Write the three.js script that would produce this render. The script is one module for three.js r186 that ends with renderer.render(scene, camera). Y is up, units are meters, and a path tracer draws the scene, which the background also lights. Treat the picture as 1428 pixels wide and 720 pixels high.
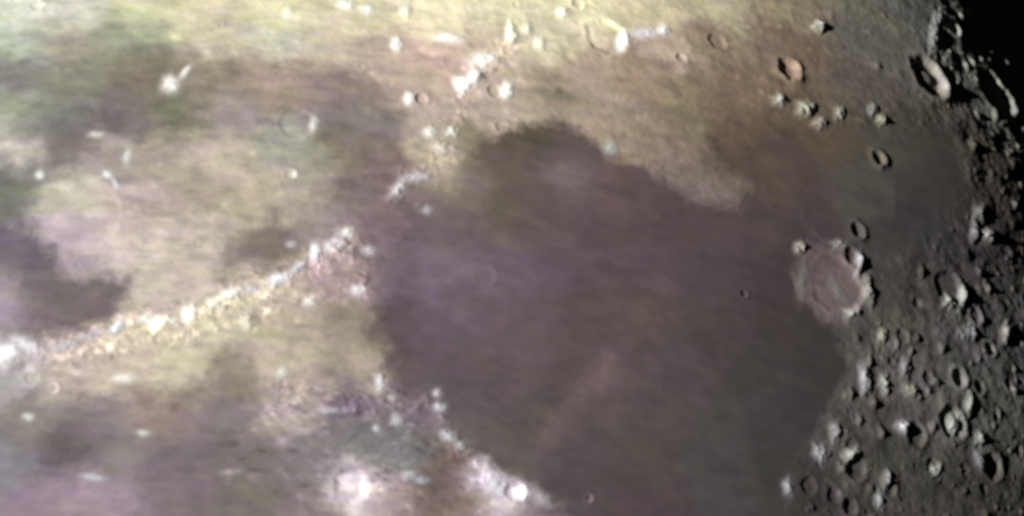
import * as THREE from 'three';
import { ImprovedNoise } from 'three/addons/math/ImprovedNoise.js';

// ---------------------------------------------------------------- camera, sky, sun, exposure
// The Moon at its real size in metres, seen through a telescope. The origin lies on the surface in the middle of
// the view, y points up from the ground there; the globe's centre is at (0, -R, 0).
const KM = 1000, R = 1737.4 * KM;
const scene = new THREE.Scene();
const SPAN = 758 * KM;                       // what the telescope's field covers from top to bottom
const DIST = 2e7;
// The ground point in mid-field stands 30 degrees off the middle of the Moon's disc (across, up, towards the telescope).
const aim = new THREE.Vector3(0.336, 0.365, 0).setZ(Math.sqrt(1 - 0.336 ** 2 - 0.365 ** 2));
const Yax = aim.clone();
const Xax = new THREE.Vector3(1, 0, 0).addScaledVector(Yax, -Yax.x).normalize();
const Zax = new THREE.Vector3().crossVectors(Xax, Yax);
const fromDisc = (x, y, z) => { const v = new THREE.Vector3(x, y, z); return new THREE.Vector3(v.dot(Xax), v.dot(Yax), v.dot(Zax)); };
const camera = new THREE.PerspectiveCamera(2 * THREE.MathUtils.radToDeg(Math.atan(SPAN / 2 / DIST)), 1428 / 720, 1e6, 6e7);
camera.position.copy(fromDisc(0, 0, 1)).multiplyScalar(DIST);
camera.up.copy(fromDisc(0, 1, 0));
camera.lookAt(0, 0, 0);
camera.updateMatrixWorld(true);
// the telescope is a little out of focus
const SOFT = 5.4 * KM;                       // width of the blur on the ground
camera.focus = DIST / 2;
camera.updateProjectionMatrix();
camera.userData.fStop = camera.getFocalLength() * 1e-3 / SOFT;

// black space with a faint even glow for earthlight, added to lift shadows
const space = new Float32Array(16 * 8 * 4);
for (let i = 0; i < 16 * 8; i++) space.set([0.006, 0.006, 0.0065, 1], i * 4);
const sky = new THREE.DataTexture(space, 16, 8, THREE.RGBAFormat, THREE.FloatType);
sky.mapping = THREE.EquirectangularReflectionMapping; sky.magFilter = THREE.LinearFilter; sky.needsUpdate = true;
scene.background = sky; scene.environment = sky; scene.environmentIntensity = 0.3; scene.backgroundIntensity = 0.3;

const sun = new THREE.DirectionalLight(new THREE.Color(1, 0.985, 0.96), 5);
sun.position.copy(fromDisc(-0.55, 0.2, 0.81).normalize().multiplyScalar(5e6));
sun.castShadow = true; sun.shadow.radius = 1; sun.shadow.mapSize.set(4096, 4096);
Object.assign(sun.shadow.camera, { left: -2e6, right: 2e6, top: 2e6, bottom: -2e6, near: 1e6, far: 9e6 });
scene.add(sun, sun.target);

const renderer = new THREE.WebGLRenderer({ antialias: true });
renderer.shadowMap.enabled = true; renderer.shadowMap.type = THREE.PCFSoftShadowMap;
renderer.toneMapping = THREE.LinearToneMapping; renderer.toneMappingExposure = 1.63;

// ---------------------------------------------------------------- helpers
let seed = 20240611;
const rnd = () => { seed = (seed + 0x6D2B79F5) | 0; let t = Math.imul(seed ^ (seed >>> 15), 1 | seed); t = (t + Math.imul(t ^ (t >>> 7), 61 | t)) ^ t; return ((t ^ (t >>> 14)) >>> 0) / 4294967296; };
const clamp = (x, a, b) => Math.min(b, Math.max(a, x)), mix = (a, b, t) => a + (b - a) * t;
const smooth = (x, a, b) => { const t = clamp((x - a) / (b - a), 0, 1); return t * t * (3 - 2 * t); };
const perlin = new ImprovedNoise();
const fbm = (x, y, z, octaves, fall = 0.5) => { let s = 0, a = 1; for (let i = 0; i < octaves; i++) { s += a * perlin.noise(x, y, z + i * 7.3); x = x * 2.03 + 11.7; y = y * 2.03 - 5.1; a *= fall; } return s; };

// Ground map: equal-area kilometres (u, v) round the origin, u to the east of the view, v to the south.
const toGlobe = (u, v, out) => {             // unit direction from the globe's centre
  const q = Math.min(1.999, Math.hypot(u, v) * KM / R), k = Math.sqrt(1 - q * q / 4) * KM / R;
  return out.set(u * k, 1 - q * q / 2, v * k);
};
const toMap = (d) => { const k = Math.sqrt(2 / (1 + d.y)) * R / KM; return [d.x * k, d.z * k]; };
const centre = new THREE.Vector3(0, -R, 0), ball = new THREE.Sphere(centre, R), ray = new THREE.Ray(), hit = new THREE.Vector3();
// Survey: a sighting in the telescope's field (1428 by 720) -> map kilometres of the ground there
function sight(px, py) {
  ray.origin.copy(camera.position);
  ray.direction.set(px / 714 - 1, 1 - py / 360, 0.5).unproject(camera).sub(camera.position).normalize();
  if (!ray.intersectSphere(ball, hit)) return null;
  return toMap(hit.clone().sub(centre).normalize());
}
function place(px, py) {                     // a sighting with the local foreshortening: map offsets -> widths as sighted
  const [u, v] = sight(px, py), a = sight(px + 2, py), b = sight(px, py + 2);
  const m = [(a[0] - u) / 2, (b[0] - u) / 2, (a[1] - v) / 2, (b[1] - v) / 2], det = m[0] * m[3] - m[1] * m[2];
  return { u, v, du: (x, y) => (m[3] * x - m[1] * y) / det, dv: (x, y) => (m[0] * y - m[2] * x) / det, far: (r) => r * Math.max(Math.hypot(m[0], m[2]), Math.hypot(m[1], m[3])) * 1.25 };
}

// ---------------------------------------------------------------- what the survey found
// Soil samples: sighting, then reflectance of the soil in percent (red, green, blue)
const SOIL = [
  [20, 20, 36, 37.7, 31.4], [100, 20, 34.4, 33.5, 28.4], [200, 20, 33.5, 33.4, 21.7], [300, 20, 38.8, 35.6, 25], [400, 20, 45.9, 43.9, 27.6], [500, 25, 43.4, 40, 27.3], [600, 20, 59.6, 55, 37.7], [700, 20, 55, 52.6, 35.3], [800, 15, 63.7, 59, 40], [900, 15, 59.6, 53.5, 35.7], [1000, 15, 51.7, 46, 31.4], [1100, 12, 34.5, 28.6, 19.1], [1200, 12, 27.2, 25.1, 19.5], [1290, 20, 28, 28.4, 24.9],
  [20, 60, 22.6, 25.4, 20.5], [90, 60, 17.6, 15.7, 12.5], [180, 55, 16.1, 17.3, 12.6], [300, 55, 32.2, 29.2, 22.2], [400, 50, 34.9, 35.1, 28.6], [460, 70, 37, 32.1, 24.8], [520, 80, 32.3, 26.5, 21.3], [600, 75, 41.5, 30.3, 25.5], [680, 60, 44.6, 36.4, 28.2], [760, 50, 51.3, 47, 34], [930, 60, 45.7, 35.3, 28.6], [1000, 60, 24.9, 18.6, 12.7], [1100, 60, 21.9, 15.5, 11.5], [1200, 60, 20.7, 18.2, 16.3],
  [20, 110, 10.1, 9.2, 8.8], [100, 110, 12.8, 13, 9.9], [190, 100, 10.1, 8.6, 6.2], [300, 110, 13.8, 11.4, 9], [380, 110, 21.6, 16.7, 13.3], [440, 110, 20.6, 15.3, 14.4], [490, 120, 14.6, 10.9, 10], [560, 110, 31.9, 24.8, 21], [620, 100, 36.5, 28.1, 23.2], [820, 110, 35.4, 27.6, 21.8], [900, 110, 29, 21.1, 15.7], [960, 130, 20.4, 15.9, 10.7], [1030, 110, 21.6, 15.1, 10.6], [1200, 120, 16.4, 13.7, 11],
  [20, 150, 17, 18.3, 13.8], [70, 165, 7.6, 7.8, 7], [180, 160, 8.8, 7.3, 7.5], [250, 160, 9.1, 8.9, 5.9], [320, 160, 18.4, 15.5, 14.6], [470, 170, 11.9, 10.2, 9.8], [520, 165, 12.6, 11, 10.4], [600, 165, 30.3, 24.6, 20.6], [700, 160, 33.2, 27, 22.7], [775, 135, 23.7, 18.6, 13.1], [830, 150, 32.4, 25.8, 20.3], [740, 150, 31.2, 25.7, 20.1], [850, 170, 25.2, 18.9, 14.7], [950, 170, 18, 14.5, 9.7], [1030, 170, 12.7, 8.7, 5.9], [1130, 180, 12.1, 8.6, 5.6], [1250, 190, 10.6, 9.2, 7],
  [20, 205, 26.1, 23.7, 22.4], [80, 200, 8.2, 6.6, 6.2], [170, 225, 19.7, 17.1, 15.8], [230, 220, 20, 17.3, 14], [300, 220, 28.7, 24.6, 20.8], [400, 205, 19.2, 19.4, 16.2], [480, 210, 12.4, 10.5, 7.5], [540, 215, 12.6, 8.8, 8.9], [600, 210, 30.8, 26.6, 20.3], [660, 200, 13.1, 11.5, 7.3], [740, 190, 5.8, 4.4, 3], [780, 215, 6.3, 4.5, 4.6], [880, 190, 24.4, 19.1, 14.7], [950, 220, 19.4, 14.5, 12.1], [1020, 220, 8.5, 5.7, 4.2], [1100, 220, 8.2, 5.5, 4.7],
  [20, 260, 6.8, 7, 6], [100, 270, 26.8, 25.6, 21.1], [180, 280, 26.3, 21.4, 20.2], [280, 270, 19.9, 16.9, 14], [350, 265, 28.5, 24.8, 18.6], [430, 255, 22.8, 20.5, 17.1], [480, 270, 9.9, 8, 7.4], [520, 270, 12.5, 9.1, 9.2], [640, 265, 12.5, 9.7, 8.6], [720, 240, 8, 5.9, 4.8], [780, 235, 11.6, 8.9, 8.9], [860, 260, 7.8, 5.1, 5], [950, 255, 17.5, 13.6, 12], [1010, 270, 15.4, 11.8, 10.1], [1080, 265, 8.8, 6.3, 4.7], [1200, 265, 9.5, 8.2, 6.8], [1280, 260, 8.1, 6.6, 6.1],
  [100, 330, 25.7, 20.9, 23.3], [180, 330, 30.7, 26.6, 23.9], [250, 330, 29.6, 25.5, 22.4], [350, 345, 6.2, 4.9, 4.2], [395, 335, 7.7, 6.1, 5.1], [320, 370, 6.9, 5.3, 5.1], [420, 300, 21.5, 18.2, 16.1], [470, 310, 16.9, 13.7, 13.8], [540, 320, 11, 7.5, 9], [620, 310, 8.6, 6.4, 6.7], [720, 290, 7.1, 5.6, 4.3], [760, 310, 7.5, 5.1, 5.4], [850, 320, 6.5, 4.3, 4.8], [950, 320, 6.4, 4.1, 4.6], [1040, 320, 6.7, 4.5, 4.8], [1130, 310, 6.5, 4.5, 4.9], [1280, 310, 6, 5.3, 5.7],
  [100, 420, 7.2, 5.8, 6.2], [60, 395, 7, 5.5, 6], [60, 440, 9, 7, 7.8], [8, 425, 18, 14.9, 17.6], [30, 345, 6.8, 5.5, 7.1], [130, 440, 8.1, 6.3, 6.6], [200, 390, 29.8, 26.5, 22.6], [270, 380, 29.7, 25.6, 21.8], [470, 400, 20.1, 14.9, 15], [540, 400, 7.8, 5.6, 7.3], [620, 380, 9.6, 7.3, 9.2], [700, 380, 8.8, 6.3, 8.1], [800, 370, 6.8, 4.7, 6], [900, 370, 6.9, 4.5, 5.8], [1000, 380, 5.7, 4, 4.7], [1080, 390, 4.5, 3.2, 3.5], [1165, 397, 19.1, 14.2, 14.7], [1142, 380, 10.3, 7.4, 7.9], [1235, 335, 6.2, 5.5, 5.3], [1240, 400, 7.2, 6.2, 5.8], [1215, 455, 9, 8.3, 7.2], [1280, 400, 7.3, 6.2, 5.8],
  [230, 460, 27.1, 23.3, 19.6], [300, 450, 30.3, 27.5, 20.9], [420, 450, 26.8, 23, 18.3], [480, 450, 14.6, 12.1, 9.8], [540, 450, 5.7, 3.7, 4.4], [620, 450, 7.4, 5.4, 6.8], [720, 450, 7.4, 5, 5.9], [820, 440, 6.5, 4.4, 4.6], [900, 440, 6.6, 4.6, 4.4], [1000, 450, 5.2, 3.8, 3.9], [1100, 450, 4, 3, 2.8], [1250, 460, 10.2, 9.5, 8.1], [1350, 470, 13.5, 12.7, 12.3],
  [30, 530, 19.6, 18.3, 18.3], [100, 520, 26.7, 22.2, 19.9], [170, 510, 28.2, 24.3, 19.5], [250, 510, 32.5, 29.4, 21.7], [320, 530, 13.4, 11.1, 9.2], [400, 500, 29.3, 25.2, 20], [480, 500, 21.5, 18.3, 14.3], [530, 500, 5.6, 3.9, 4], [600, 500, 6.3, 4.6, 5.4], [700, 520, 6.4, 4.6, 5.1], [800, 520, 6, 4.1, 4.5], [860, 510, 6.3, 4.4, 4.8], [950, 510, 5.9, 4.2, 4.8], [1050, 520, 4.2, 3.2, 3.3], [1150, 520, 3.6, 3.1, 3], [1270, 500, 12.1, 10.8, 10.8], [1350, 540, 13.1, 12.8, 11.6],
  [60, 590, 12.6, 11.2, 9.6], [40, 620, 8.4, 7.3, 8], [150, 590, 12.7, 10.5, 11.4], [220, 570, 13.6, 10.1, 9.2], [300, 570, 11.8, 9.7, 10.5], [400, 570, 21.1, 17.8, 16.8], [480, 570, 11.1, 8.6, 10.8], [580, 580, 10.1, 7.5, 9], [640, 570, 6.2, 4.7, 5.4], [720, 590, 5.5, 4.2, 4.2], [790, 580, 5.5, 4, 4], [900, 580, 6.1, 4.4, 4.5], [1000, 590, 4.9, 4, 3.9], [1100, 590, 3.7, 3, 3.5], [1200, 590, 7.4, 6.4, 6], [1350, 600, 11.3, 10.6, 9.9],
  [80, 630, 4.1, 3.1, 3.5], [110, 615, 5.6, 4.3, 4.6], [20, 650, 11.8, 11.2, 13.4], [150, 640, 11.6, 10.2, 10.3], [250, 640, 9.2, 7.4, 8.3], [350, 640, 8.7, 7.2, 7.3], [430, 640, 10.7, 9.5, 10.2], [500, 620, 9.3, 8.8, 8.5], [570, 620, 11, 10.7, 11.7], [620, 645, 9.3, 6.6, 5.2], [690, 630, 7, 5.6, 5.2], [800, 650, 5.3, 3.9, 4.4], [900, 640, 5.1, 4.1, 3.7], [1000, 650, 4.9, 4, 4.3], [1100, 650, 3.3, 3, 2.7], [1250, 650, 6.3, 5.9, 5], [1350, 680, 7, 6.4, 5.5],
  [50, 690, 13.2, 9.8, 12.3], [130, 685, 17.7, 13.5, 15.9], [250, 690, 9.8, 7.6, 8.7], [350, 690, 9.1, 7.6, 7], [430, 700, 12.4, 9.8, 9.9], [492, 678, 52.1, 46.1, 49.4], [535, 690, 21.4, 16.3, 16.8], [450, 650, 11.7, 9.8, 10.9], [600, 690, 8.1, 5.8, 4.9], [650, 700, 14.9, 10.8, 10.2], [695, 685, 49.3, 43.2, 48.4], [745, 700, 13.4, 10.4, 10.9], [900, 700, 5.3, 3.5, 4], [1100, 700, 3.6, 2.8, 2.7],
];
// The plains of dark lava: outlines as sighted
const PLAINS = [
  { name: 'lava_plain', label: 'wide round dark purple lava plain filling the middle of the view', outline: [[625, 262], [655, 222], [680, 190], [722, 170], [790, 166], [838, 202], [880, 222], [935, 252], [965, 282], [1030, 292], [1060, 268], [1110, 296], [1128, 340], [1108, 372], [1112, 420], [1140, 446], [1168, 470], [1192, 520], [1160, 548], [1140, 600], [1112, 650], [1100, 700], [1092, 790], [850, 790], [780, 705], [722, 668], [672, 640], [628, 590], [606, 545], [575, 548], [535, 520], [515, 450], [522, 392], [545, 350], [580, 300]] },
  { name: 'lava_plain', label: 'small dark lava plain on the sunward side of the bright mountain chain', outline: [[-60, 320], [20, 305], [62, 335], [92, 376], [180, 384], [192, 412], [150, 450], [100, 474], [30, 470], [-60, 470]] },
  { name: 'lava_plain', label: 'dusky brown plain between the double craters and the ringed crater', outline: [[1000, 200], [1100, 182], [1220, 180], [1330, 190], [1350, 240], [1330, 300], [1260, 350], [1215, 345], [1150, 330], [1112, 296], [1062, 262], [1020, 250]] },
  { name: 'lava_plain', label: 'small brown lava hollow tucked behind the upper end of the mountain chain', outline: [[303, 372], [306, 350], [332, 326], [370, 312], [414, 316], [428, 340], [404, 362], [352, 376], [316, 388]] },
  { name: 'lava_plain', label: 'blotchy grey lowland along the lower edge under the pale highland', outline: [[-60, 590], [40, 588], [120, 580], [210, 585], [300, 562], [370, 575], [420, 590], [440, 640], [420, 720], [400, 790], [-60, 790]] },
];
// Rough ground near the day's end: outline as sighted
const ROUGH = [[1110, 760], [1118, 690], [1150, 590], [1172, 540], [1196, 512], [1180, 462], [1230, 436], [1262, 372], [1330, 310], [1345, 235], [1300, 170], [1300, -40], [1500, -40], [1500, 760]];

// Craters: sighting, width, depth and rim height in km, floor share of the radius, rubble brightness (1 = as the ground), height of the central peak in km, label
const CRATERS = [
  [845, 52, 68, 1.7, 1.0, 0.66, 1.45, 0, 'broad pale crater at the upper edge with a gleaming wall and round floor'],
  [1099, 97, 44, 3.4, 1.7, 0.36, 2.0, 0, 'solitary pink-walled crater on brown ground above a cluster of hills'],
  [1294, 108, 80, 3.3, 1.6, 0.50, 2.1, 2.4, 'large oval crater with a black crescent shadow and bright hilly floor'],
  [1386, 130, 88, 3.0, 1.7, 0.58, 2.3, 0, 'large shadow-filled crater by the dark edge with one curved lit wall'],
  [1325, 37, 42, 2.6, 1.5, 0.42, 2.6, 0, 'crater with a slanting lit wall in the dark upper corner'],
  [1396, 14, 34, 2.4, 2.4, 0.40, 2.8, 0, 'topmost crater beside the night edge, only its wall lit'],
  [1225, 221, 29, 2.6, 1.5, 0.25, 3.0, 0, 'small sharp crater alone on the dusky plain, half black half white'],
  [1196, 322, 29, 2.6, 1.5, 0.25, 3.4, 0, 'small sharp crater just above the ringed crater'],
  [1166, 397, 98, 0.4, 1.1, 0.72, 1.55, 0, 'big ringed crater on the shore of the dark plain with pink floor'],
  [1187, 358, 34, 1.6, 1.0, 0.40, 2.2, 0, 'crater breaking into the upper rim of the ringed crater'],
  [1322, 402, 62, 1.8, 1.0, 0.62, 1.7, 0, 'worn crater ring in the rough highland with a hill on its edge'],
  [1337, 528, 34, 2.9, 1.1, 0.40, 1.9, 0, 'deep narrow crater with a black shadow inside, above the bright hilled crater'],
  [1327, 590, 58, 2.4, 1.3, 0.56, 1.5, 2.0, 'crater of the rough highland with a shadow crescent round its white middle'],
  [1277, 607, 42, 2.0, 0.6, 0.52, 1.3, 0, 'purplish crater with a white hill on its sunward rim'],
  [1384, 652, 46, 2.6, 0.8, 0.48, 1.5, 0, 'crater with a tall lit wall low by the night edge'],
  [1195, 655, 38, 2.0, 0.7, 0.52, 1.4, 0, 'greenish ring crater under a white hill near the dark plain'],
  [1162, 690, 30, 2.1, 0.6, 0.42, 1.45, 0, 'upper one of two small pitted craters at the lower edge'],
  [1185, 707, 30, 2.2, 0.6, 0.42, 1.45, 0, 'lower one of two small pitted craters at the lower edge'],
  [1128, 678, 34, 1.9, 0.5, 0.45, 1.3, 0, 'shallow crater where the dark plain meets the rough lower corner'],
  [1380, 488, 26, 2.4, 0.7, 0.32, 1.7, 0, 'small crater with a bright wall beside the night edge'],
  [1293, 527, 24, 1.5, 0.5, 0.40, 1.3, 0, 'small lilac-lit crater amid the rough highland'],
  [1258, 470, 26, 1.4, 0.5, 0.45, 1.2, 0, 'faint small crater below the big ringed crater'],
  [1300, 650, 30, 1.4, 0.5, 0.50, 1.2, 0, 'faint round crater between the hilled crater and the lower edge'],
  [1240, 684, 26, 1.7, 0.5, 0.42, 1.3, 0, 'small crater with a thin lit wall close to the lower edge'],
  [1360, 440, 30, 1.7, 0.6, 0.45, 1.25, 0, 'dim crater next to the worn ring, toward the night edge'],
  [1366, 540, 26, 1.6, 0.6, 0.42, 1.25, 0, 'dim crater beside the deep narrow crater, toward the night edge'],
  [413, 171, 54, 1.3, 0.7, 0.66, 1.35, 0, 'pale worn crater on the plain among green and lilac ground'],
  [404, 243, 18, 1.6, 0.5, 0.35, 1.5, 0, 'tiny bright pit below the pale worn crater'],
  [587, 138, 20, 2.4, 0.6, 0.50, 1.0, 0, 'crater with a dark hollow next to a white peak on the upper highland'],
  [690, 128, 26, 1.8, 0.5, 0.50, 1.05, 0, 'olive-brown hollow of a crater among the white peaks'],
  [75, 542, 15, 1.6, 0.5, 0.30, 2.3, 0, 'tiny white pit on the pale highland below the mountain chain'],
  [490, 676, 56, 1.5, 0.8, 0.62, 1.02, 0, 'very bright white crater near the lower edge among lilac hills'],
  [718, 685, 36, 2.0, 0.8, 0.40, 1.5, 0, 'dazzling white crater on the lower shore of the dark plain'],
  [822, 695, 13, 1.5, 0.5, 0.30, 2.6, 0, 'tiny bright pit near the lower edge on the dark plain'],
  [1038, 410, 14, 1.7, 0.5, 0.30, 2.6, 0, 'tiny lone pit on the dark plain beside the big ringed crater'],
  [110, 300, 120, 0.3, 0.5, 0.86, 1.04, 0, 'ghostly wide ring with bright corners on the pale plain'],
  [1000, 58, 34, 1.6, 0.4, 0.50, 0.95, 0, 'shallow dim crater on the brown ground near the upper edge'],
  [676, 385, 34, 0.4, 0.2, 0.60, 1.25, 0, 'faint pale crater patch amid the dark plain'],
];

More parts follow.
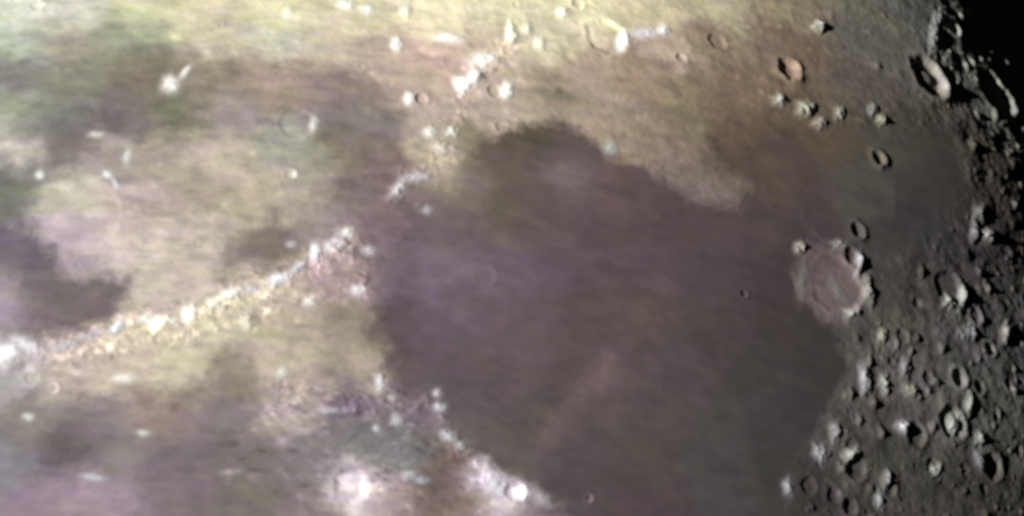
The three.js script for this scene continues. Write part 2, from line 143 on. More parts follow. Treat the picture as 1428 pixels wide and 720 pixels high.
// Mountains: sighting, width and height as sighted, turn in degrees, height in km, rock brightness in percent (painted sunlight on the wall crests), tint, label
const W = [1, 0.97, 0.9], P = [1, 0.94, 0.98], Y = [1, 0.99, 0.8], L = [0.96, 0.95, 1.02], B = [1, 0.9, 0.78], V = [0.98, 1, 0.92], O = [1, 0.9, 0.62];
const CHAIN = 'bright peaks of the long mountain chain', NORTH = 'white peaks of the upper highland', SHORE = 'hills on the lower shore of the dark plain', ROUGHS = 'hills of the rough highland by the night edge', LONE = 'single hills on the plains';
const PEAKS = [
  // the long chain, from the edge of the view inward
  [8, 494, 40, 26, -25, 3.4, 44, L, CHAIN, 'first great white massif of the chain, cut by the side edge'],
  [36, 480, 40, 18, 25, 2.4, 32, L, CHAIN, 'lilac shoulder sloping down beside the first massif of the chain'],
  [90, 484, 44, 12, -18, 1.6, 23, P, CHAIN, 'low pale ridge linking the first massif to the chain'],
  [130, 467, 40, 12, -20, 1.6, 22.5, P, CHAIN, 'low pink ridge with a dull crest, before the first sharp peak'],
  [163, 457, 26, 14, -50, 2.8, 42, L, CHAIN, 'slanting white peak at the corner of the small dark plain'],
  [202, 445, 20, 13, -10, 2.6, 38, V, CHAIN, 'greenish-white rounded peak of the chain beside the slanting one'],
  [235, 448, 36, 10, -8, 2.4, 42, W, CHAIN, 'long low white crest before the brightest peak'],
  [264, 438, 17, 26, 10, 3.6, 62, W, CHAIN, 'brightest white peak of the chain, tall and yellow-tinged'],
  [297, 424, 24, 14, -15, 2.8, 42, Y, CHAIN, 'cream rounded peak just past the brightest one'],
  [320, 411, 36, 14, -18, 3.0, 48, W, CHAIN, 'broad white crest halfway along the chain'],
  [352, 404, 24, 12, -10, 1.8, 27, P, CHAIN, 'dull pink rise between the broad crest and the double peak'],
  [388, 391, 36, 15, -15, 3.2, 48, L, CHAIN, 'wide lilac-white double peak beside the brown hollow'],
  [416, 374, 28, 14, -35, 2.2, 28, L, CHAIN, 'pale lilac ridge climbing toward the wide upper massif'],
  [440, 352, 15, 26, 0, 3.4, 50, L, CHAIN, 'upright white peak at the corner of the wide massif'],
  [466, 342, 38, 20, -35, 2.8, 32, P, CHAIN, 'wide pink massif near the upper end of the chain'],
  [485, 325, 18, 14, -20, 3.0, 44, W, CHAIN, 'white tip crowning the upper end of the wide massif'],
  [515, 350, 20, 14, 0, 2.2, 29, P, CHAIN, 'pink knob standing off the chain toward the dark plain'],
  [433, 421, 18, 15, 0, 2.6, 44, W, CHAIN, 'isolated cream peak on the pale highland behind the chain'],
  [500, 405, 24, 18, 0, 2.6, 36, P, CHAIN, 'pink-white peak on the shore of the dark plain'],
  [343, 450, 15, 20, 0, 2.2, 33, Y, CHAIN, 'yellowish hill behind the middle of the chain'],
  [556, 264, 14, 32, 35, 3.0, 33, P, CHAIN, 'slanting lilac ridge beyond the gap in the chain'],
  [580, 248, 38, 14, -5, 2.6, 32, P, CHAIN, 'flat-topped lilac ridge, upper arm of the bent ridge'],
  [597, 293, 16, 12, 0, 2.0, 22, P, CHAIN, 'small pink hill under the bent lilac ridge'],
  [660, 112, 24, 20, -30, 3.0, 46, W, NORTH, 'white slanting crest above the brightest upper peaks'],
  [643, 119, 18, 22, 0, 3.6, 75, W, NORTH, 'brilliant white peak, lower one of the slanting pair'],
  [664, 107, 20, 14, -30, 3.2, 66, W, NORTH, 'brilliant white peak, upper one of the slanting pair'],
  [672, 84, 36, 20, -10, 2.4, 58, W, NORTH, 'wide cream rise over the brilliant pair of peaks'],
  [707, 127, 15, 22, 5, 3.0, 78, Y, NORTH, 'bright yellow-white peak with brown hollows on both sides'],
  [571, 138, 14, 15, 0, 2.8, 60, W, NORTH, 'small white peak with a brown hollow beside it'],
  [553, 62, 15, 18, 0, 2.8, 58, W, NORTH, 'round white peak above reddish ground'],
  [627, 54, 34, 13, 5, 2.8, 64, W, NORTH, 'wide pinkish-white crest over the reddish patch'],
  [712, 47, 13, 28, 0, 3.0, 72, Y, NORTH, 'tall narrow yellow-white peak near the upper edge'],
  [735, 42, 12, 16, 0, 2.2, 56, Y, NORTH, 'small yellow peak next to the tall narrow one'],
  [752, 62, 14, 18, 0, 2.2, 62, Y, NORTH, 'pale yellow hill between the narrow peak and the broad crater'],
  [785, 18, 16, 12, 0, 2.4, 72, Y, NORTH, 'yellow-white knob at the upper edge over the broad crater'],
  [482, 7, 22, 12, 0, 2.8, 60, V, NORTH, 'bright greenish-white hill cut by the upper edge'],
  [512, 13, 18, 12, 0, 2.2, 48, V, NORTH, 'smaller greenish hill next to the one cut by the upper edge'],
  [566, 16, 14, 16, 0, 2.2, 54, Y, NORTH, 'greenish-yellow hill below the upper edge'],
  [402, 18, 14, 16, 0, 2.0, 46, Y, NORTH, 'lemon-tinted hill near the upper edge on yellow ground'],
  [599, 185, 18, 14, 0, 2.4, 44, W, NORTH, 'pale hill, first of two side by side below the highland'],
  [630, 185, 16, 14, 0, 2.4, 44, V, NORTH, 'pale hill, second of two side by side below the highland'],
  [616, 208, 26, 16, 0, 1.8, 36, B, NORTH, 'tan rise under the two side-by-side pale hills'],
  [867, 58, 14, 24, 12, 1.6, 80, P, NORTH, 'added white crest imitating sunlight on the far wall of the broad pale crater'],  // added crest, its white paints the sunlit side of the wall
  [438, 174, 14, 26, 15, 1.4, 30, W, LONE, 'added pale crest imitating sunlight on the wall of the worn crater on green ground'],  // added crest, pale colour stands for sun on this side
  [1209, 404, 12, 44, -8, 1.7, 62, W, ROUGHS, 'long added crest painted bright as the sunlit outer wall of the big ringed crater'],  // added crest, the sunlit arc of the wall put into its colour
  [1187, 437, 22, 13, -10, 1.7, 56, W, ROUGHS, 'bright-painted end of the sunlit wall at the foot of the big ringed crater'],  // lower end of that painted sunlit arc
  [1197, 370, 10, 32, 8, 1.8, 56, L, ROUGHS, 'added bluish-white crest imitating the sunlit upper wall of the big ringed crater'],  // upper stretch of the painted sunlit arc, added as a crest
  [1119, 388, 11, 44, 8, 0.25, 2, W, ROUGHS, 'dull pink line of the sunward rim of the big ringed crater'],
  [1168, 405, 34, 12, 60, 0.4, 12.5, P, ROUGHS, 'faint pink ridge across the floor of the big ringed crater'],
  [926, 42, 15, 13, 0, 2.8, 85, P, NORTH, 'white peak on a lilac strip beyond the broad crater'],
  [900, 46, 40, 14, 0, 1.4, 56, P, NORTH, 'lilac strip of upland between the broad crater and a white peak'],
  [852, 206, 18, 18, 30, 1.4, 27, W, NORTH, 'grey spur running into the upper shore of the dark plain'],
  [772, 133, 66, 16, 12, 1.2, 13, O, NORTH, 'long olive-dark ridge above the round bay of the plain'],
  [258, 101, 9, 24, 38, 2.4, 40, W, LONE, 'upper tip of the white arrow-shaped mountain on green ground'],
  [238, 118, 24, 26, 0, 2.8, 44, W, LONE, 'white arrow-shaped mountain standing alone on the green plain'],
  [135, 188, 26, 9, 0, 1.6, 27, W, LONE, 'low grey-white hill beneath the lone arrow-shaped mountain'],
  [56, 244, 14, 14, 0, 1.8, 35, V, LONE, 'whitish knob at one corner of the ghostly ring'],
  [150, 244, 16, 12, 30, 2.0, 38, L, LONE, 'white knob at the other corner of the ghostly ring'],
  [162, 258, 10, 18, -30, 1.6, 30, L, LONE, 'lilac spur bending down from the white corner knob'],
  [178, 218, 12, 22, 10, 1.6, 30, V, LONE, 'pale upright hill above the ghostly ring'],
  [412, 244, 12, 12, 0, 1.8, 36, W, LONE, 'white dot of a hill on tan ground'],
  [407, 341, 16, 10, 0, 1.6, 24, P, LONE, 'faint lilac hill in the brown hollow behind the chain'],
  [172, 528, 30, 14, 0, 1.6, 38, W, LONE, 'cream hill on the pale highland beside the tiny white pit'],
  [40, 582, 18, 12, 0, 1.6, 27, V, LONE, 'greenish-white hill at the brink of the grey lowland'],
  [200, 604, 18, 10, 0, 1.4, 25, V, LONE, 'pale hill on the grey lowland under the highland'],
  [130, 666, 36, 10, 10, 1.2, 23, L, LONE, 'grey streak of a hill under the dark lowland blotch'],
  [394, 520, 18, 16, 0, 1.8, 32, W, LONE, 'cream hill at the lower end of the pale highland'],
  [530, 534, 14, 20, 0, 2.6, 34, L, SHORE, 'bluish-white hill standing where the dark shore begins'],
  [546, 555, 14, 10, 0, 1.8, 24, P, SHORE, 'small pink hill just below the bluish-white one'],
  [553, 587, 18, 20, 0, 2.0, 26, P, SHORE, 'pink hill with a dark red shade beside it'],
  [525, 598, 12, 12, 0, 1.8, 25, L, SHORE, 'small lilac hill on greenish ground above the white crater'],
  [456, 573, 30, 8, 0, 1.4, 26, L, SHORE, 'thin lilac ridge across the lowland'],
  [610, 549, 14, 14, 0, 2.2, 26, P, SHORE, 'upper one of two grey hills stacked on the shore'],
  [613, 569, 18, 13, 0, 2.4, 32, L, SHORE, 'lower and brighter one of two grey hills stacked on the shore'],
  [625, 608, 22, 18, 20, 2.2, 27, L, SHORE, 'grey-blue hill where the shore turns toward the dazzling crater'],
  [642, 622, 18, 14, 40, 1.8, 22, L, SHORE, 'dull grey hill tailing off along the shore'],
  [570, 663, 22, 14, 0, 2.0, 27, L, SHORE, 'lilac hill between the two white craters'],
  [588, 670, 22, 12, 0, 1.6, 20, L, SHORE, 'fainter lilac hill beside the one between the white craters'],
  [690, 676, 26, 34, -30, 2.6, 38, L, SHORE, 'white slope next to the dazzling crater'],
  [508, 679, 12, 20, 0, 2.6, 62, W, SHORE, 'white summit on the wall of the very bright crater'],
  [726, 687, 20, 18, -30, 2.8, 78, L, SHORE, 'dazzling summit on the wall of the shore crater'],
  [755, 695, 30, 18, 30, 1.4, 22, P, SHORE, 'grey apron of hills beyond the dazzling crater'],
  // near the day's end
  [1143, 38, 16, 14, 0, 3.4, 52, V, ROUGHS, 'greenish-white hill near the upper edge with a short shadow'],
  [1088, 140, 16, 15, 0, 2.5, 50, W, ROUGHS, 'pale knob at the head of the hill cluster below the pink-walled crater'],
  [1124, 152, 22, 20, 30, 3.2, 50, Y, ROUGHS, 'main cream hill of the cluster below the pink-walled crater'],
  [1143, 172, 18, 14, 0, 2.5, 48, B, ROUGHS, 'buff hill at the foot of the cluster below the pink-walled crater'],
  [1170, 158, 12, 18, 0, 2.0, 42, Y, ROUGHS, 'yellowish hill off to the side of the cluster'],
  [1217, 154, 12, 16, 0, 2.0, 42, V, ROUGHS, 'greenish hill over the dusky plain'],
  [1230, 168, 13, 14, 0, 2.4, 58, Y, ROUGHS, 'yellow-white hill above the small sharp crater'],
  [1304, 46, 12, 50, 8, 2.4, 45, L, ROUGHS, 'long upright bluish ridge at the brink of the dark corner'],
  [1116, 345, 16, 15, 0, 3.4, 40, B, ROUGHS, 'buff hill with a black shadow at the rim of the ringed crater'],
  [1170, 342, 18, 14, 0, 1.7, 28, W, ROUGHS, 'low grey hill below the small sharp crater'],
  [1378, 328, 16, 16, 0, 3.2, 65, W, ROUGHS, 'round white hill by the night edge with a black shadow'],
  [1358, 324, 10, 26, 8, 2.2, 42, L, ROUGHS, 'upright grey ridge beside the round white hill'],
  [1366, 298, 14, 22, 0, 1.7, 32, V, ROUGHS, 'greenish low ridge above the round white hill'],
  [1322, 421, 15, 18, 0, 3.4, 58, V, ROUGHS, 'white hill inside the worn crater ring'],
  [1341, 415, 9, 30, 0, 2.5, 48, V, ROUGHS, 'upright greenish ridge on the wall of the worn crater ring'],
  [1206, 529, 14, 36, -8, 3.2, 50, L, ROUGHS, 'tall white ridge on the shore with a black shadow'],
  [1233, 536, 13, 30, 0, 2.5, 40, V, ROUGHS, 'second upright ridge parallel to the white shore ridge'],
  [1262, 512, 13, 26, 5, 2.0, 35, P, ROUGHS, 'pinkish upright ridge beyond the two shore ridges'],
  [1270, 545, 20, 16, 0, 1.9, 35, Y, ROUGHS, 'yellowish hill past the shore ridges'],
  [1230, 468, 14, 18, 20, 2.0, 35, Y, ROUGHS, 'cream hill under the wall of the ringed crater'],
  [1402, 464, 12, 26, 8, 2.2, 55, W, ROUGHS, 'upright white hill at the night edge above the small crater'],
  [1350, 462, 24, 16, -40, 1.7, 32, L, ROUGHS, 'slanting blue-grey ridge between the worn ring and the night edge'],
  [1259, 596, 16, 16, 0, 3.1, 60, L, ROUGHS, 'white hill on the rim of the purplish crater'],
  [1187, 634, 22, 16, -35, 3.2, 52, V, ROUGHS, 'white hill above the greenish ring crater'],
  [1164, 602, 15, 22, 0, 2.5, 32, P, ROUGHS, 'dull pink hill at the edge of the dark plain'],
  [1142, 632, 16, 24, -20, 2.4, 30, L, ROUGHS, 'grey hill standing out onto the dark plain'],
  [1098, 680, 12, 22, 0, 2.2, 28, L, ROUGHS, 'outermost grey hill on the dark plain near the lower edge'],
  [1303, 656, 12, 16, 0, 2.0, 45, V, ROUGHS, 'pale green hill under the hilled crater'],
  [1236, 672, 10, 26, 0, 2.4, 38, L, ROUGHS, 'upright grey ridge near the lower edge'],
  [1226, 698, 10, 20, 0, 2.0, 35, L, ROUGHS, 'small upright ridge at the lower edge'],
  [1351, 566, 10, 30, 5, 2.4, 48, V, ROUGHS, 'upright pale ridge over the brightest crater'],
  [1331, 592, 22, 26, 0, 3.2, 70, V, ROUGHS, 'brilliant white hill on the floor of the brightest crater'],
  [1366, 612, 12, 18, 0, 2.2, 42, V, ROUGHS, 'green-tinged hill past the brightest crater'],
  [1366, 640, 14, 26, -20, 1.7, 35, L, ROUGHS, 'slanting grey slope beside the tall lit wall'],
];

// Pale rays of ejecta lying across the dark plain: from, to, half-width as sighted, how much paler
const RAYS = [[762, 612, 850, 505, 26, 1.55, 1.5, 1.53], [845, 510, 925, 415, 26, 1.13, 1.1, 1.1], [780, 240, 840, 236, 24, 1.12, 1.12, 1.14], [700, 320, 790, 330, 20, 1.06, 1.05, 1.1]];

// Foothills of the mountain chains: the line they follow as sighted, half-width, height in km, how much paler
const RANGES = [
  { line: [[-30, 506], [40, 486], [100, 482], [165, 460], [264, 440], [320, 414], [390, 394], [445, 358], [492, 330]], wide: 22, tall: 1.7, paler: [1.42, 1.38, 1.36] },
  { line: [[60, 508], [160, 488], [260, 466], [340, 442], [430, 418], [505, 392]], wide: 13, tall: 1.0, paler: [1.12, 1.11, 1.1] },
  { line: [[545, 285], [562, 255], [600, 235], [625, 190], [645, 125], [680, 95], [720, 55]], wide: 15, tall: 1.3, paler: [1.12, 1.1, 1.1] },
  { line: [[470, 345], [505, 365], [508, 410]], wide: 12, tall: 0.9, paler: [1.2, 1.12, 1.17] },
  { line: [[528, 525], [555, 575], [600, 560], [628, 612], [680, 665], [730, 690]], wide: 11, tall: 1.2, paler: [1.22, 1.2, 1.26] },
  { line: [[370, 535], [440, 548], [520, 572]], wide: 9, tall: 0.9, paler: [0.86, 0.8, 0.86] },
  { line: [[380, 565], [450, 570], [540, 560]], wide: 8, tall: 0.9, paler: [1.12, 1.08, 1.16] },
];

// ---------------------------------------------------------------- surveyed ground -> map kilometres
const outline = (list) => list.map(([x, y]) => sight(x, y) ?? sight(Math.min(x, 1400), Math.max(y, 60)));
function inland(poly, u, v) {                // signed distance in km, positive inside
  let d = 1e9, inside = false;
  for (let i = 0, j = poly.length - 1; i < poly.length; j = i++) {
    const [ax, ay] = poly[j], [bx, by] = poly[i], ex = bx - ax, ey = by - ay, t = clamp(((u - ax) * ex + (v - ay) * ey) / (ex * ex + ey * ey), 0, 1);
    d = Math.min(d, (u - ax - ex * t) ** 2 + (v - ay - ey * t) ** 2);
    if ((by > v) !== (ay > v) && u < ((ax - bx) * (v - by)) / (ay - by) + bx) inside = !inside;
  }
  return (inside ? 1 : -1) * Math.sqrt(d);
}
for (const p of PLAINS) p.poly = outline(p.outline);
const rough = outline(ROUGH);
const rays = RAYS.map(([ax, ay, bx, by, w, ...c]) => ({ a: sight(ax, ay), b: sight(bx, by), w: w * 1.2, c }));
const ranges = RANGES.map((g) => ({ ...g, line: g.line.map(([x, y]) => sight(x, y)), wide: g.wide * 1.2 }));
const veiled = sight(560, 318);              // where the plain's shore fades out under bright dust
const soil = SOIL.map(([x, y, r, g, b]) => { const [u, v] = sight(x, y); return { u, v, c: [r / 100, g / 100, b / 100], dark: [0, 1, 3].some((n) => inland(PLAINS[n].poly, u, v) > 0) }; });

// ---------------------------------------------------------------- the grid of ground points
const STEP = 1.75;
let u0 = 1e9, u1 = -1e9, v0 = 1e9, v1 = -1e9;
for (let i = 0; i <= 60; i++) for (const [x, y] of [[i / 60 * 1428, -40], [i / 60 * 1428, 760], [-70, i * 12], [1470, i * 12]]) {
  const p = sight(x, y); if (!p) continue;
  u0 = Math.min(u0, p[0]); u1 = Math.max(u1, p[0]); v0 = Math.min(v0, p[1]); v1 = Math.max(v1, p[1]);
}
u1 = Math.min(u1, 1420); v0 = Math.max(v0, -820);
const NX = Math.ceil((u1 - u0) / STEP), NY = Math.ceil((v1 - v0) / STEP), NV = (NX + 1) * (NY + 1);
console.log('ground grid', NX, NY, 'km', u0.toFixed(0), u1.toFixed(0), v0.toFixed(0), v1.toFixed(0));
const high = new Float32Array(NV), tone = new Float32Array(NV * 3), lava = new Float32Array(NV), wild = new Float32Array(NV);
const owner = new Int16Array(NX * NY);       // which thing or piece of setting each ground cell belongs to
const at = (i, j) => j * (NX + 1) + i;

// coarse fields, interpolated: distance into each plain, into the rough ground, soil colours
const CO = 6, CX = Math.ceil(NX / CO) + 1, CY = Math.ceil(NY / CO) + 1;
const field = (n) => new Float32Array(CX * CY * n);
const inPlain = PLAINS.map(() => field(1)), inRough = field(1), soilHigh = field(3), soilDark = field(3);
for (let j = 0; j < CY; j++) for (let i = 0; i < CX; i++) {
  const u = u0 + i * CO * STEP, v = v0 + j * CO * STEP, k = j * CX + i;
  PLAINS.forEach((p, n) => { inPlain[n][k] = inland(p.poly, u, v); });
  inRough[k] = inland(rough, u, v);
  for (const [to, dark] of [[soilHigh, false], [soilDark, true]]) {
    const sum = [0, 0, 0]; let all = 0;
    for (const s of soil) {
      if (s.dark !== dark) continue;
      const q = ((s.u - u) ** 2 + ((s.v - v) * 1.25) ** 2) / (36 * 36), w = Math.exp(-q) + 0.025 * Math.exp(-q / 5) + 1e-5 / (1 + q * q);
      all += w; for (let c = 0; c < 3; c++) sum[c] += w * s.c[c];
    }
    for (let c = 0; c < 3; c++) to[k * 3 + c] = sum[c] / all;
  }
}
const pick = (f, x, y, n = 1, c = 0) => {    // bilinear look-up in grid cells
  const i = clamp(Math.floor(x / CO), 0, CX - 2), j = clamp(Math.floor(y / CO), 0, CY - 2), s = clamp(x / CO - i, 0, 1), t = clamp(y / CO - j, 0, 1), k = j * CX + i;
  return mix(mix(f[k * n + c], f[(k + 1) * n + c], s), mix(f[(k + CX) * n + c], f[(k + CX + 1) * n + c], s), t);
};

// ground relief and soil
const HIGHLAND = 0, PLAIN = 1, FIRST = 10;   // owner numbers: highland, then the plains, then the things' parts
for (let j = 0; j <= NY; j++) for (let i = 0; i <= NX; i++) {
  const u = u0 + i * STEP, v = v0 + j * STEP, k = at(i, j);
  const wx = 17 * fbm(u / 44, v / 44, 1.5, 5, 0.6), wy = 17 * fbm(u / 40, v / 40, 9.5, 5, 0.6), x = i + wx / STEP, y = j + wy / STEP;
  let flat = 0, whose = HIGHLAND;
  PLAINS.forEach((p, n) => { const d = pick(inPlain[n], x, y), f = n === 2 ? smooth(d, -30, 30) : smooth(d, -9, 9) * (n === 4 ? 0.7 : 1); if (f > flat) flat = f; if (d > 0 && whose === HIGHLAND) whose = PLAIN + n; });
  const wildness = smooth(pick(inRough, x, y), -12, 18);
  lava[k] = flat; wild[k] = wildness;
  if (i < NX && j < NY) owner[j * NX + i] = whose;
  const hills = fbm(u / 46, v / 46, 3.1, 5, 0.55), knobs = Math.abs(perlin.noise(u / 17, v / 17, 5.2)) + 0.5 * Math.abs(perlin.noise(u / 8.5, v / 8.5, 8.2));
  high[k] = (1 - flat) * (0.9 + hills * mix(0.8, 1.9, wildness) + knobs * mix(0.4, 0.6, wildness)) + flat * (0.07 * fbm(u / 60, v / 60, 6.6, 4) + 0.22 * (1 - Math.abs(perlin.noise(u / 90 + 2, v / 150, 3.3))) ** 8);
  const shore = smooth(u, -60, -150), veil = 17 + 7 * shore + 42 * Math.exp(-((u - veiled[0]) ** 2 + (v - veiled[1]) ** 2) / 8000);
  const dark = smooth(Math.max(pick(inPlain[0], x, y), pick(inPlain[1], x, y)), -veil, veil) || 0;
  const hollow = 0.75 * smooth(pick(inPlain[3], x, y), -24, 22);
  const patchy = wildness * 0.45 * fbm(u / 30, v / 24, 12.4, 3, 0.6), streak = 0.03 * perlin.noise(u / 60, v / 6.5, 14.2) + 0.05 * perlin.noise(u / 40, v / 12, 17.2) + (1 - flat) * 0.22 * fbm(u / 36, v / 17, 19.4, 3, 0.6);
  const grain = 1 + flat * (0.17 * fbm(u / 70, v / 42, 31.2, 4, 0.6)) + patchy + streak + 0.16 * fbm(u / 30, v / 16, 2.2, 4, 0.5) + 0.04 * perlin.noise(u / 4, v / 4, 7.7);
  const dull = Math.max(flat, wildness), hue = (1 + 0.15 * dull) * (0.06 * perlin.noise(u / 70, v / 16, 4.4) + 0.05 * perlin.noise(u / 34, v / 9, 8.8) + 0.04 * wildness * perlin.noise(u / 55, v / 40, 27.3));
  const tint = [1 + 0.3 * hue, 1 + hue, 1 - 1.2 * hue];
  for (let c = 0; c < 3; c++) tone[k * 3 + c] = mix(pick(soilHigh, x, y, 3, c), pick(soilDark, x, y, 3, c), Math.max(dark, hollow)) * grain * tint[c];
  for (const g of ranges) {                  // foothills
    let d = 1e9;
    for (let n = 1; n < g.line.length; n++) {
      const [ax, ay] = g.line[n - 1], ex = g.line[n][0] - ax, ey = g.line[n][1] - ay, px = u + wx * 0.8 - ax, py = v + wy * 0.8 - ay, t = clamp((px * ex + py * ey) / (ex * ex + ey * ey), 0, 1);
      d = Math.min(d, Math.hypot(px - ex * t, py - ey * t));
    }
    d /= g.wide;
    if (d > 2.2) continue;
    const f = Math.exp(-1.6 * d * d), broken = clamp(0.7 + 1.5 * fbm(u / 15, v / 13, 23.1, 4, 0.6), 0, 1.6);
    high[k] += g.tall * f * broken;
    for (let c = 0; c < 3; c++) tone[k * 3 + c] *= 1 + (g.paler[c] - 1) * f * broken;
  }
  for (const q of rays) {
    const ex = q.b[0] - q.a[0], ey = q.b[1] - q.a[1], t = clamp(((u + wx * 0.7 - q.a[0]) * ex + (v + wy * 0.7 - q.a[1]) * ey) / (ex * ex + ey * ey), 0, 1), d = Math.hypot(u + wx * 0.7 - q.a[0] - ex * t, v + wy * 0.7 - q.a[1] - ey * t) / q.w;
    if (d < 2) { const f = Math.exp(-2 * d * d) * (1 + 0.5 * perlin.noise(u / 14, v / 14, 3.3)); for (let c = 0; c < 3; c++) tone[k * 3 + c] *= 1 + (q.c[c] - 1) * f; }
  }
}
const cells = (u, v, r, f) => {              // every ground point within r km
  const i0 = Math.max(0, Math.floor((u - r - u0) / STEP)), i1 = Math.min(NX, Math.ceil((u + r - u0) / STEP)), j0 = Math.max(0, Math.floor((v - r - v0) / STEP)), j1 = Math.min(NY, Math.ceil((v + r - v0) / STEP));
  for (let j = j0; j <= j1; j++) for (let i = i0; i <= i1; i++) f(u0 + i * STEP - u, v0 + j * STEP - v, i, j, at(i, j));
};

// ---------------------------------------------------------------- craters and mountains pressed into the ground
const things = [], parts = [];               // parts[n] = { thing, name }, owner number FIRST + n
const addPart = (thing, name) => { parts.push({ thing, name }); return FIRST + parts.length - 1; };
const around = (a, s, n) => fbm(Math.cos(a) * 1.3 + s, Math.sin(a) * 1.3 - s, s * 3.1, n);
const nearest = (u, v) => at(clamp(Math.round((u - u0) / STEP), 0, NX), clamp(Math.round((v - v0) / STEP), 0, NY));
function bowl(u, v, r, depth, rim, floor, peak, bright, s, own, lean = 0) {
  // distances on the globe: the map is stretched across and squeezed along away from its middle
  const q = Math.hypot(u, v) / 1737.4, squeeze = Math.sqrt(1 - q * q / 4), ux = q > 1e-6 ? u / Math.hypot(u, v) : 1, vx = q > 1e-6 ? v / Math.hypot(u, v) : 0;
  let level = 0, n = 0;
  cells(u, v, r * 1.2, (du, dv, i, j, k) => { level += high[k]; n++; });
  level /= Math.max(1, n);
  cells(u, v, r * 2.2, (du, dv, i, j, k) => {
    const along = (du * ux + dv * vx) / squeeze, across = (dv * ux - du * vx) * squeeze, a = Math.atan2(dv, du);
    const d = Math.hypot(along, across) / (r * (1 + (own ? 0.14 : 0.3) * around(a, s, 6)));
    if (d > 2.1) return;
    const rough_ = (1 + 0.35 * around(a, s + 4, 4)) * (1 + lean * Math.cos(a - 0.3)), wall = smooth(d, floor, 1.0), lip = rim * rough_ * (d < 1 ? wall : Math.max(0, (2.1 - d) / 1.1) ** 3);
    let h = d < 1 ? mix(-depth + rim * 0.2, 0, wall) + lip * wall : lip;
    if (d < 1) h += 0.07 * depth * fbm(du / 6 + s, dv / 6, s, 3) + wall * (1 - wall) * 0.8 * depth * around(a, s + 7, 6) + (r > 30 ? 0.22 * fbm(du / 11, dv / 11 + s, s, 4) : 0);
    if (peak && d < 0.42) h += peak * (1 - (d / 0.42) ** 2) ** 1.5 * (1 + 0.5 * fbm(du / 5, dv / 5, s, 3));
    const keep = d < 1 ? mix(1, 0.4, 1 - smooth(d, 0.85, 1)) : 1;          // the bowl smooths what it was dug from
    high[k] = mix(level, high[k], keep) + h;
    const fresh = smooth(d, 1.22, 0.92) * (0.35 + 0.65 * smooth(d, floor * 0.6, floor + 0.25)), gain = 1 + (bright - 1) * fresh * (1 + 0.4 * fbm(du / 7, dv / 7 + s, s, 3));
    for (let c = 0; c < 3; c++) tone[k * 3 + c] = Math.min(0.78, tone[k * 3 + c] * gain);
    if (own && i < NX && j < NY && d < 1.24) owner[j * NX + i] = peak && d < 0.3 ? own.peak : d < floor ? own.floor : d < 0.97 ? own.wall : own.rim;
  });
}
// nameless pits of the rough ground and the highland
for (let n = 0; n < 1100; n++) {
  const u = mix(u0, u1, rnd()), v = mix(v0, v1, rnd()), k = at(Math.round((u - u0) / STEP), Math.round((v - v0) / STEP)), r = 4 + 10 * rnd() ** 2.5;
  if (lava[k] > 0.4 || rnd() > 0.08 + 0.7 * wild[k]) continue;
  bowl(u, v, r, r * mix(0.10, 0.19, rnd()), r * 0.06, 0.3, 0, mix(0.95, 1.15, rnd()), n * 1.7);
}
// and the nameless knobs of the uplands: position, radius, height, shape, turn, how fresh the rubble is
function knob(u, v, r, tall, long, turn, s, fresh) {
  cells(u, v, r * 1.5, (du, dv, i, j, k) => {
    const a = Math.cos(turn) * du + Math.sin(turn) * dv, b = Math.cos(turn) * dv - Math.sin(turn) * du, d = Math.hypot(a / r, b / (r * long)) * (1 + 0.3 * around(Math.atan2(b, a), s, 3));
    if (d > 1.4) return;
    if (d < 1) high[k] += tall * (1 - d) ** 1.15;
    for (let c = 0; c < 3; c++) tone[k * 3 + c] *= 1 + (fresh - 1) * smooth(d, 1.3, 0.3);
  });
}
for (let n = 0; n < 2400; n++) {             // scattered over the uplands, thick on the rough ground
  const u = mix(u0, u1, rnd()), v = mix(v0, v1, rnd()), k = nearest(u, v), r = 5 + 10 * rnd() ** 2, q = rnd(), turn = rnd(), long = mix(0.45, 1, rnd()), keep = rnd(), young = rnd();
  if (lava[k] > 0.4) continue;
  if (wild[k] > 0.5) knob(u, v, r, r * mix(0.14, 0.40, q), long, mix(1.0, 2.4, turn), n * 2.9, mix(0.85, 1.4, young));
  else if (keep < 0.5) knob(u, v, r * 1.15, r * mix(0.05, 0.14, q), long, mix(-0.5, 0.4, turn), n * 2.9, mix(0.86, 1.24, young));
}
for (const g of ranges) for (let n = 1; n < g.line.length; n++) {            // crowded along the ranges
  const [ax, ay] = g.line[n - 1], ex = g.line[n][0] - ax, ey = g.line[n][1] - ay, long = Math.hypot(ex, ey), many = Math.round(long / 7);
  for (let m = 0; m < many; m++) {
    const t = rnd(), off = (rnd() + rnd() - 0.85) * g.wide * 1.5, r = 5 + 8 * rnd() ** 2;
    knob(ax + ex * t - ey / long * off, ay + ey * t + ex / long * off, r, g.tall * mix(0.4, 1.3, rnd()), mix(0.5, 1, rnd()), mix(-0.9, 0.5, rnd()), n * 5.1 + m * 1.9, mix(0.78, g.tall > 1.4 ? 1.75 : 1.4, rnd()));
  }
}
const marsh = outline([[380, 545], [520, 520], [600, 560], [680, 650], [700, 740], [440, 740], [230, 640]]);
for (let n = 0; n < 900; n++) {              // broken streaky ridges off the plain's lower shore
  const u = mix(-420, 10, rnd()), v = mix(130, 400, rnd()), r = 6 + 12 * rnd() ** 2, q = rnd(), s = rnd(), y = rnd();
  if (inland(marsh, u, v) > 0 && q < 0.45) knob(u, v, r, r * mix(0.05, 0.16, q * 2), mix(0.3, 0.6, s), mix(-0.25, 0.35, y), n * 3.3, mix(0.72, 1.42, s));
}
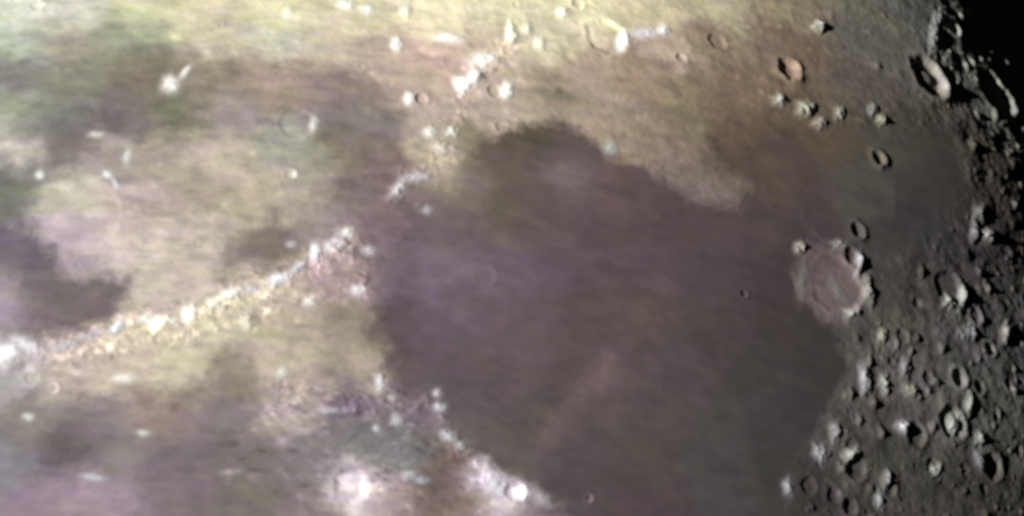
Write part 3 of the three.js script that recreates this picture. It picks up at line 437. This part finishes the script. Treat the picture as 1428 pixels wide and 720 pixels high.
CRATERS.forEach(([x, y, wide, depth, rim, floor, bright, peak, label], n) => {
  const p = place(x, y), t = { name: 'crater', label, category: 'crater', group: 'craters on the lunar ground', u: p.u, v: p.v };
  things.push(t);
  const own = { floor: addPart(t, 'crater_floor'), wall: addPart(t, 'crater_wall'), rim: addPart(t, 'crater_rim'), peak: peak ? addPart(t, 'central_peak') : 0 };
  bowl(p.u, p.v, wide / 2 * 1.053, depth * mix(1.35, 1.6, smooth(p.u, 200, 420)), rim * mix(1.3, 1.75, smooth(p.u, 200, 420)), floor, peak * 1.3, 1 + (bright - 1) * mix(0.5, 0.12, smooth(p.u, 200, 420)), 30 + n * 2.3, own, wide > 90 ? 0.95 : wide > 60 ? 0.55 : 0.25);
});
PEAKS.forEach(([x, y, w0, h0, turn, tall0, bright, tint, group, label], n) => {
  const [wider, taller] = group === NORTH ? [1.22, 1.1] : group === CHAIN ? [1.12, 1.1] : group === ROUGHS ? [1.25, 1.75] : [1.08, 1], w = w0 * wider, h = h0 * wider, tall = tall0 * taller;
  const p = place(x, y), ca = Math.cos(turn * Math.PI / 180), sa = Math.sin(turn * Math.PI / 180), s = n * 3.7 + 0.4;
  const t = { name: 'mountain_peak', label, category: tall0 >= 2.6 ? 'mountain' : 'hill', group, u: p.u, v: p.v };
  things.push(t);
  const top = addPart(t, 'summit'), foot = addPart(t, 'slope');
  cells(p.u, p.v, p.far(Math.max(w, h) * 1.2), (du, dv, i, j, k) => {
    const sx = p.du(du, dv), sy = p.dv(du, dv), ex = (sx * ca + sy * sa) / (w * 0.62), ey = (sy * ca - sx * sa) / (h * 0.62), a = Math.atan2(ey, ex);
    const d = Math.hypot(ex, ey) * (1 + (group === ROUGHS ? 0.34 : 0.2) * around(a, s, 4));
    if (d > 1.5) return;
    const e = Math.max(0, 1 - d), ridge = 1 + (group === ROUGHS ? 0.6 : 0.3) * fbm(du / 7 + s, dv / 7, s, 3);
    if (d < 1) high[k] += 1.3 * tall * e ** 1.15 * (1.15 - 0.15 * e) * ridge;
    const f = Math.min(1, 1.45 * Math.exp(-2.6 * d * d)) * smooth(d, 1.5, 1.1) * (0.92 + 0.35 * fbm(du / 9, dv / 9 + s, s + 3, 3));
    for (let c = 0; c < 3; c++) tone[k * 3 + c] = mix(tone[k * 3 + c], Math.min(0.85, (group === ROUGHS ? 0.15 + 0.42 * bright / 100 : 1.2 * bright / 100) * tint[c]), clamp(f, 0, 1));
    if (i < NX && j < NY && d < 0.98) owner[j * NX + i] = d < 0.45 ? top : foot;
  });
});

// stray scraps of a part, cut off by a later mountain or crater, go to whatever they lie against
{
  const seen = new Uint8Array(NX * NY), bits = new Map();
  for (let q = 0; q < NX * NY; q++) {
    if (seen[q] || owner[q] < FIRST) continue;
    const bit = [q]; seen[q] = 1;
    for (let n = 0; n < bit.length; n++) for (const p of [bit[n] - 1, bit[n] + 1, bit[n] - NX, bit[n] + NX]) if (p >= 0 && p < NX * NY && !seen[p] && owner[p] === owner[q]) { seen[p] = 1; bit.push(p); }
    if (!bits.has(owner[q])) bits.set(owner[q], []);
    bits.get(owner[q]).push(bit);
  }
  for (const list of bits.values()) {
    list.sort((a, b) => b.length - a.length);
    for (const bit of list.slice(1)) { const to = owner[Math.max(0, bit[0] - NX)]; for (const q of bit) owner[q] = to; }
  }
}

// ---------------------------------------------------------------- points and their slopes
const spot = new Float64Array(NV * 3), up = new Float32Array(NV * 3), d3 = new THREE.Vector3();
for (let j = 0; j <= NY; j++) for (let i = 0; i <= NX; i++) {
  const k = at(i, j), edge = Math.min(i, j, NX - i, NY - j), h = high[k] * smooth(edge, 0, 14);
  toGlobe(u0 + i * STEP, v0 + j * STEP, d3);
  const r = R + h * KM;
  spot[k * 3] = d3.x * r; spot[k * 3 + 1] = d3.y * r - R; spot[k * 3 + 2] = d3.z * r;
}
for (let j = 0; j <= NY; j++) for (let i = 0; i <= NX; i++) {
  const a = at(Math.max(0, i - 1), j) * 3, b = at(Math.min(NX, i + 1), j) * 3, c = at(i, Math.max(0, j - 1)) * 3, d = at(i, Math.min(NY, j + 1)) * 3;
  const px = spot[b] - spot[a], py = spot[b + 1] - spot[a + 1], pz = spot[b + 2] - spot[a + 2], qx = spot[d] - spot[c], qy = spot[d + 1] - spot[c + 1], qz = spot[d + 2] - spot[c + 2];
  let nx = qy * pz - qz * py, ny = qz * px - qx * pz, nz = qx * py - qy * px; const l = Math.hypot(nx, ny, nz), k = at(i, j) * 3;
  up[k] = nx / l; up[k + 1] = ny / l; up[k + 2] = nz / l;
}

// ---------------------------------------------------------------- objects
const ground = new THREE.MeshStandardMaterial({ color: 0xffffff, vertexColors: true, roughness: 1, metalness: 0 });
ground.name = 'lunar_soil';
const taken = {};
const numbered = (name) => { const n = taken[name] = (taken[name] ?? -1) + 1; return n ? `${name}_${String(n).padStart(3, '0')}` : name; };
const lists = new Map();                     // the cells of each owner
for (let q = 0; q < NX * NY; q++) { let l = lists.get(owner[q]); if (!l) lists.set(owner[q], l = []); l.push(q); }
const slot = new Int32Array(NV).fill(-1);
function sheet(list, name, base) {           // a mesh of those ground cells, its points measured from base
  const used = [], index = new Uint32Array(list.length * 6);
  const vertex = (k) => { if (slot[k] < 0) { slot[k] = used.length; used.push(k); } return slot[k]; };
  list.forEach((q, n) => {
    const j = Math.floor(q / NX), i = q - j * NX, a = vertex(at(i, j)), b = vertex(at(i + 1, j)), c = vertex(at(i + 1, j + 1)), d = vertex(at(i, j + 1));
    index.set((i + j) % 2 ? [a, d, b, b, d, c] : [a, d, c, a, c, b], n * 6);
  });
  const position = new Float32Array(used.length * 3), normal = new Float32Array(used.length * 3), color = new Float32Array(used.length * 3);
  used.forEach((k, n) => {
    for (let c = 0; c < 3; c++) { position[n * 3 + c] = spot[k * 3 + c] - base[c]; normal[n * 3 + c] = up[k * 3 + c]; color[n * 3 + c] = clamp(tone[k * 3 + c], 0.01, 0.88); }
    slot[k] = -1;
  });
  const g = new THREE.BufferGeometry();
  g.setAttribute('position', new THREE.BufferAttribute(position, 3)); g.setAttribute('normal', new THREE.BufferAttribute(normal, 3)); g.setAttribute('color', new THREE.BufferAttribute(color, 3));
  g.setIndex(new THREE.BufferAttribute(index, 1));
  const m = new THREE.Mesh(g, ground); m.name = name; m.castShadow = m.receiveShadow = true;
  return m;
}
// the setting
const highland = sheet(lists.get(HIGHLAND), 'highland_ground', [0, 0, 0]);
highland.userData = { kind: 'structure', label: 'pale tan and greenish highland ground of the lunar surface' };
scene.add(highland);
PLAINS.forEach((p, n) => {
  if (!lists.get(PLAIN + n)) return;
  const m = sheet(lists.get(PLAIN + n), numbered(p.name), [0, 0, 0]);
  m.userData = { kind: 'structure', label: p.label };
  scene.add(m);
});
// the rest of the globe, out of the telescope's field: from the edge of the surveyed ground round to the far side
{
  const edge = [];
  for (let i = 0; i < NX; i++) edge.push(at(i, 0));
  for (let j = 0; j < NY; j++) edge.push(at(NX, j));
  for (let i = NX; i > 0; i--) edge.push(at(i, NY));
  for (let j = NY; j > 0; j--) edge.push(at(0, j));
  const rings = 40, n = edge.length, position = new Float32Array((rings + 1) * n * 3), normal = new Float32Array(position.length), color = new Float32Array(position.length), index = [];
  for (let e = 0; e < n; e++) {
    const k = edge[e] * 3, from = Math.acos(clamp((spot[k + 1] + R) / R, -1, 1)), l = Math.hypot(spot[k], spot[k + 2]), cx = spot[k] / l, cz = spot[k + 2] / l;
    for (let r = 0; r <= rings; r++) {
      const th = mix(from, Math.PI, (r / rings) ** 1.3), o = (r * n + e) * 3, x = Math.sin(th) * cx, y = Math.cos(th), z = Math.sin(th) * cz;
      const g = 0.17 + 0.05 * fbm(x * 6, y * 6, z * 6, 4);
      position.set(r ? [x * R, y * R - R, z * R] : [spot[k], spot[k + 1], spot[k + 2]], o); normal.set([x, y, z], o);
      color.set(r < 2 ? [tone[k], tone[k + 1], tone[k + 2]] : [g * 1.05, g, g * 0.9], o);
      if (r < rings) { const f = (e + 1) % n, a = r * n + e, b = r * n + f, c = (r + 1) * n + f, d = (r + 1) * n + e; index.push(a, b, d, b, c, d); }
    }
  }
  const g = new THREE.BufferGeometry();
  g.setAttribute('position', new THREE.BufferAttribute(position, 3)); g.setAttribute('normal', new THREE.BufferAttribute(normal, 3)); g.setAttribute('color', new THREE.BufferAttribute(color, 3)); g.setIndex(index);
  const m = new THREE.Mesh(g, ground); m.name = 'outlying_ground'; m.castShadow = m.receiveShadow = true;
  m.userData = { kind: 'structure', label: 'the rest of the lunar globe beyond the field of view' };
  scene.add(m);
}
// the craters and mountains, each with its own parts
const roots = new Map();
parts.forEach((p, n) => {
  const list = lists.get(FIRST + n);
  if (!list) return;
  const t = p.thing;
  let root = roots.get(t);
  if (!root) {
    root = new THREE.Group(); root.name = numbered(t.name);
    toGlobe(t.u, t.v, d3); root.position.set(Math.round(d3.x * R), Math.round(d3.y * R - R), Math.round(d3.z * R));
    root.userData = { label: t.label, category: t.category, group: t.group };
    scene.add(root); roots.set(t, root);
  }
  root.add(sheet(list, p.name, root.position.toArray()));
});
console.log('things', roots.size, 'of', things.length, things.filter((t) => !roots.has(t)).map((t) => t.label).join('; '));

renderer.render(scene, camera);
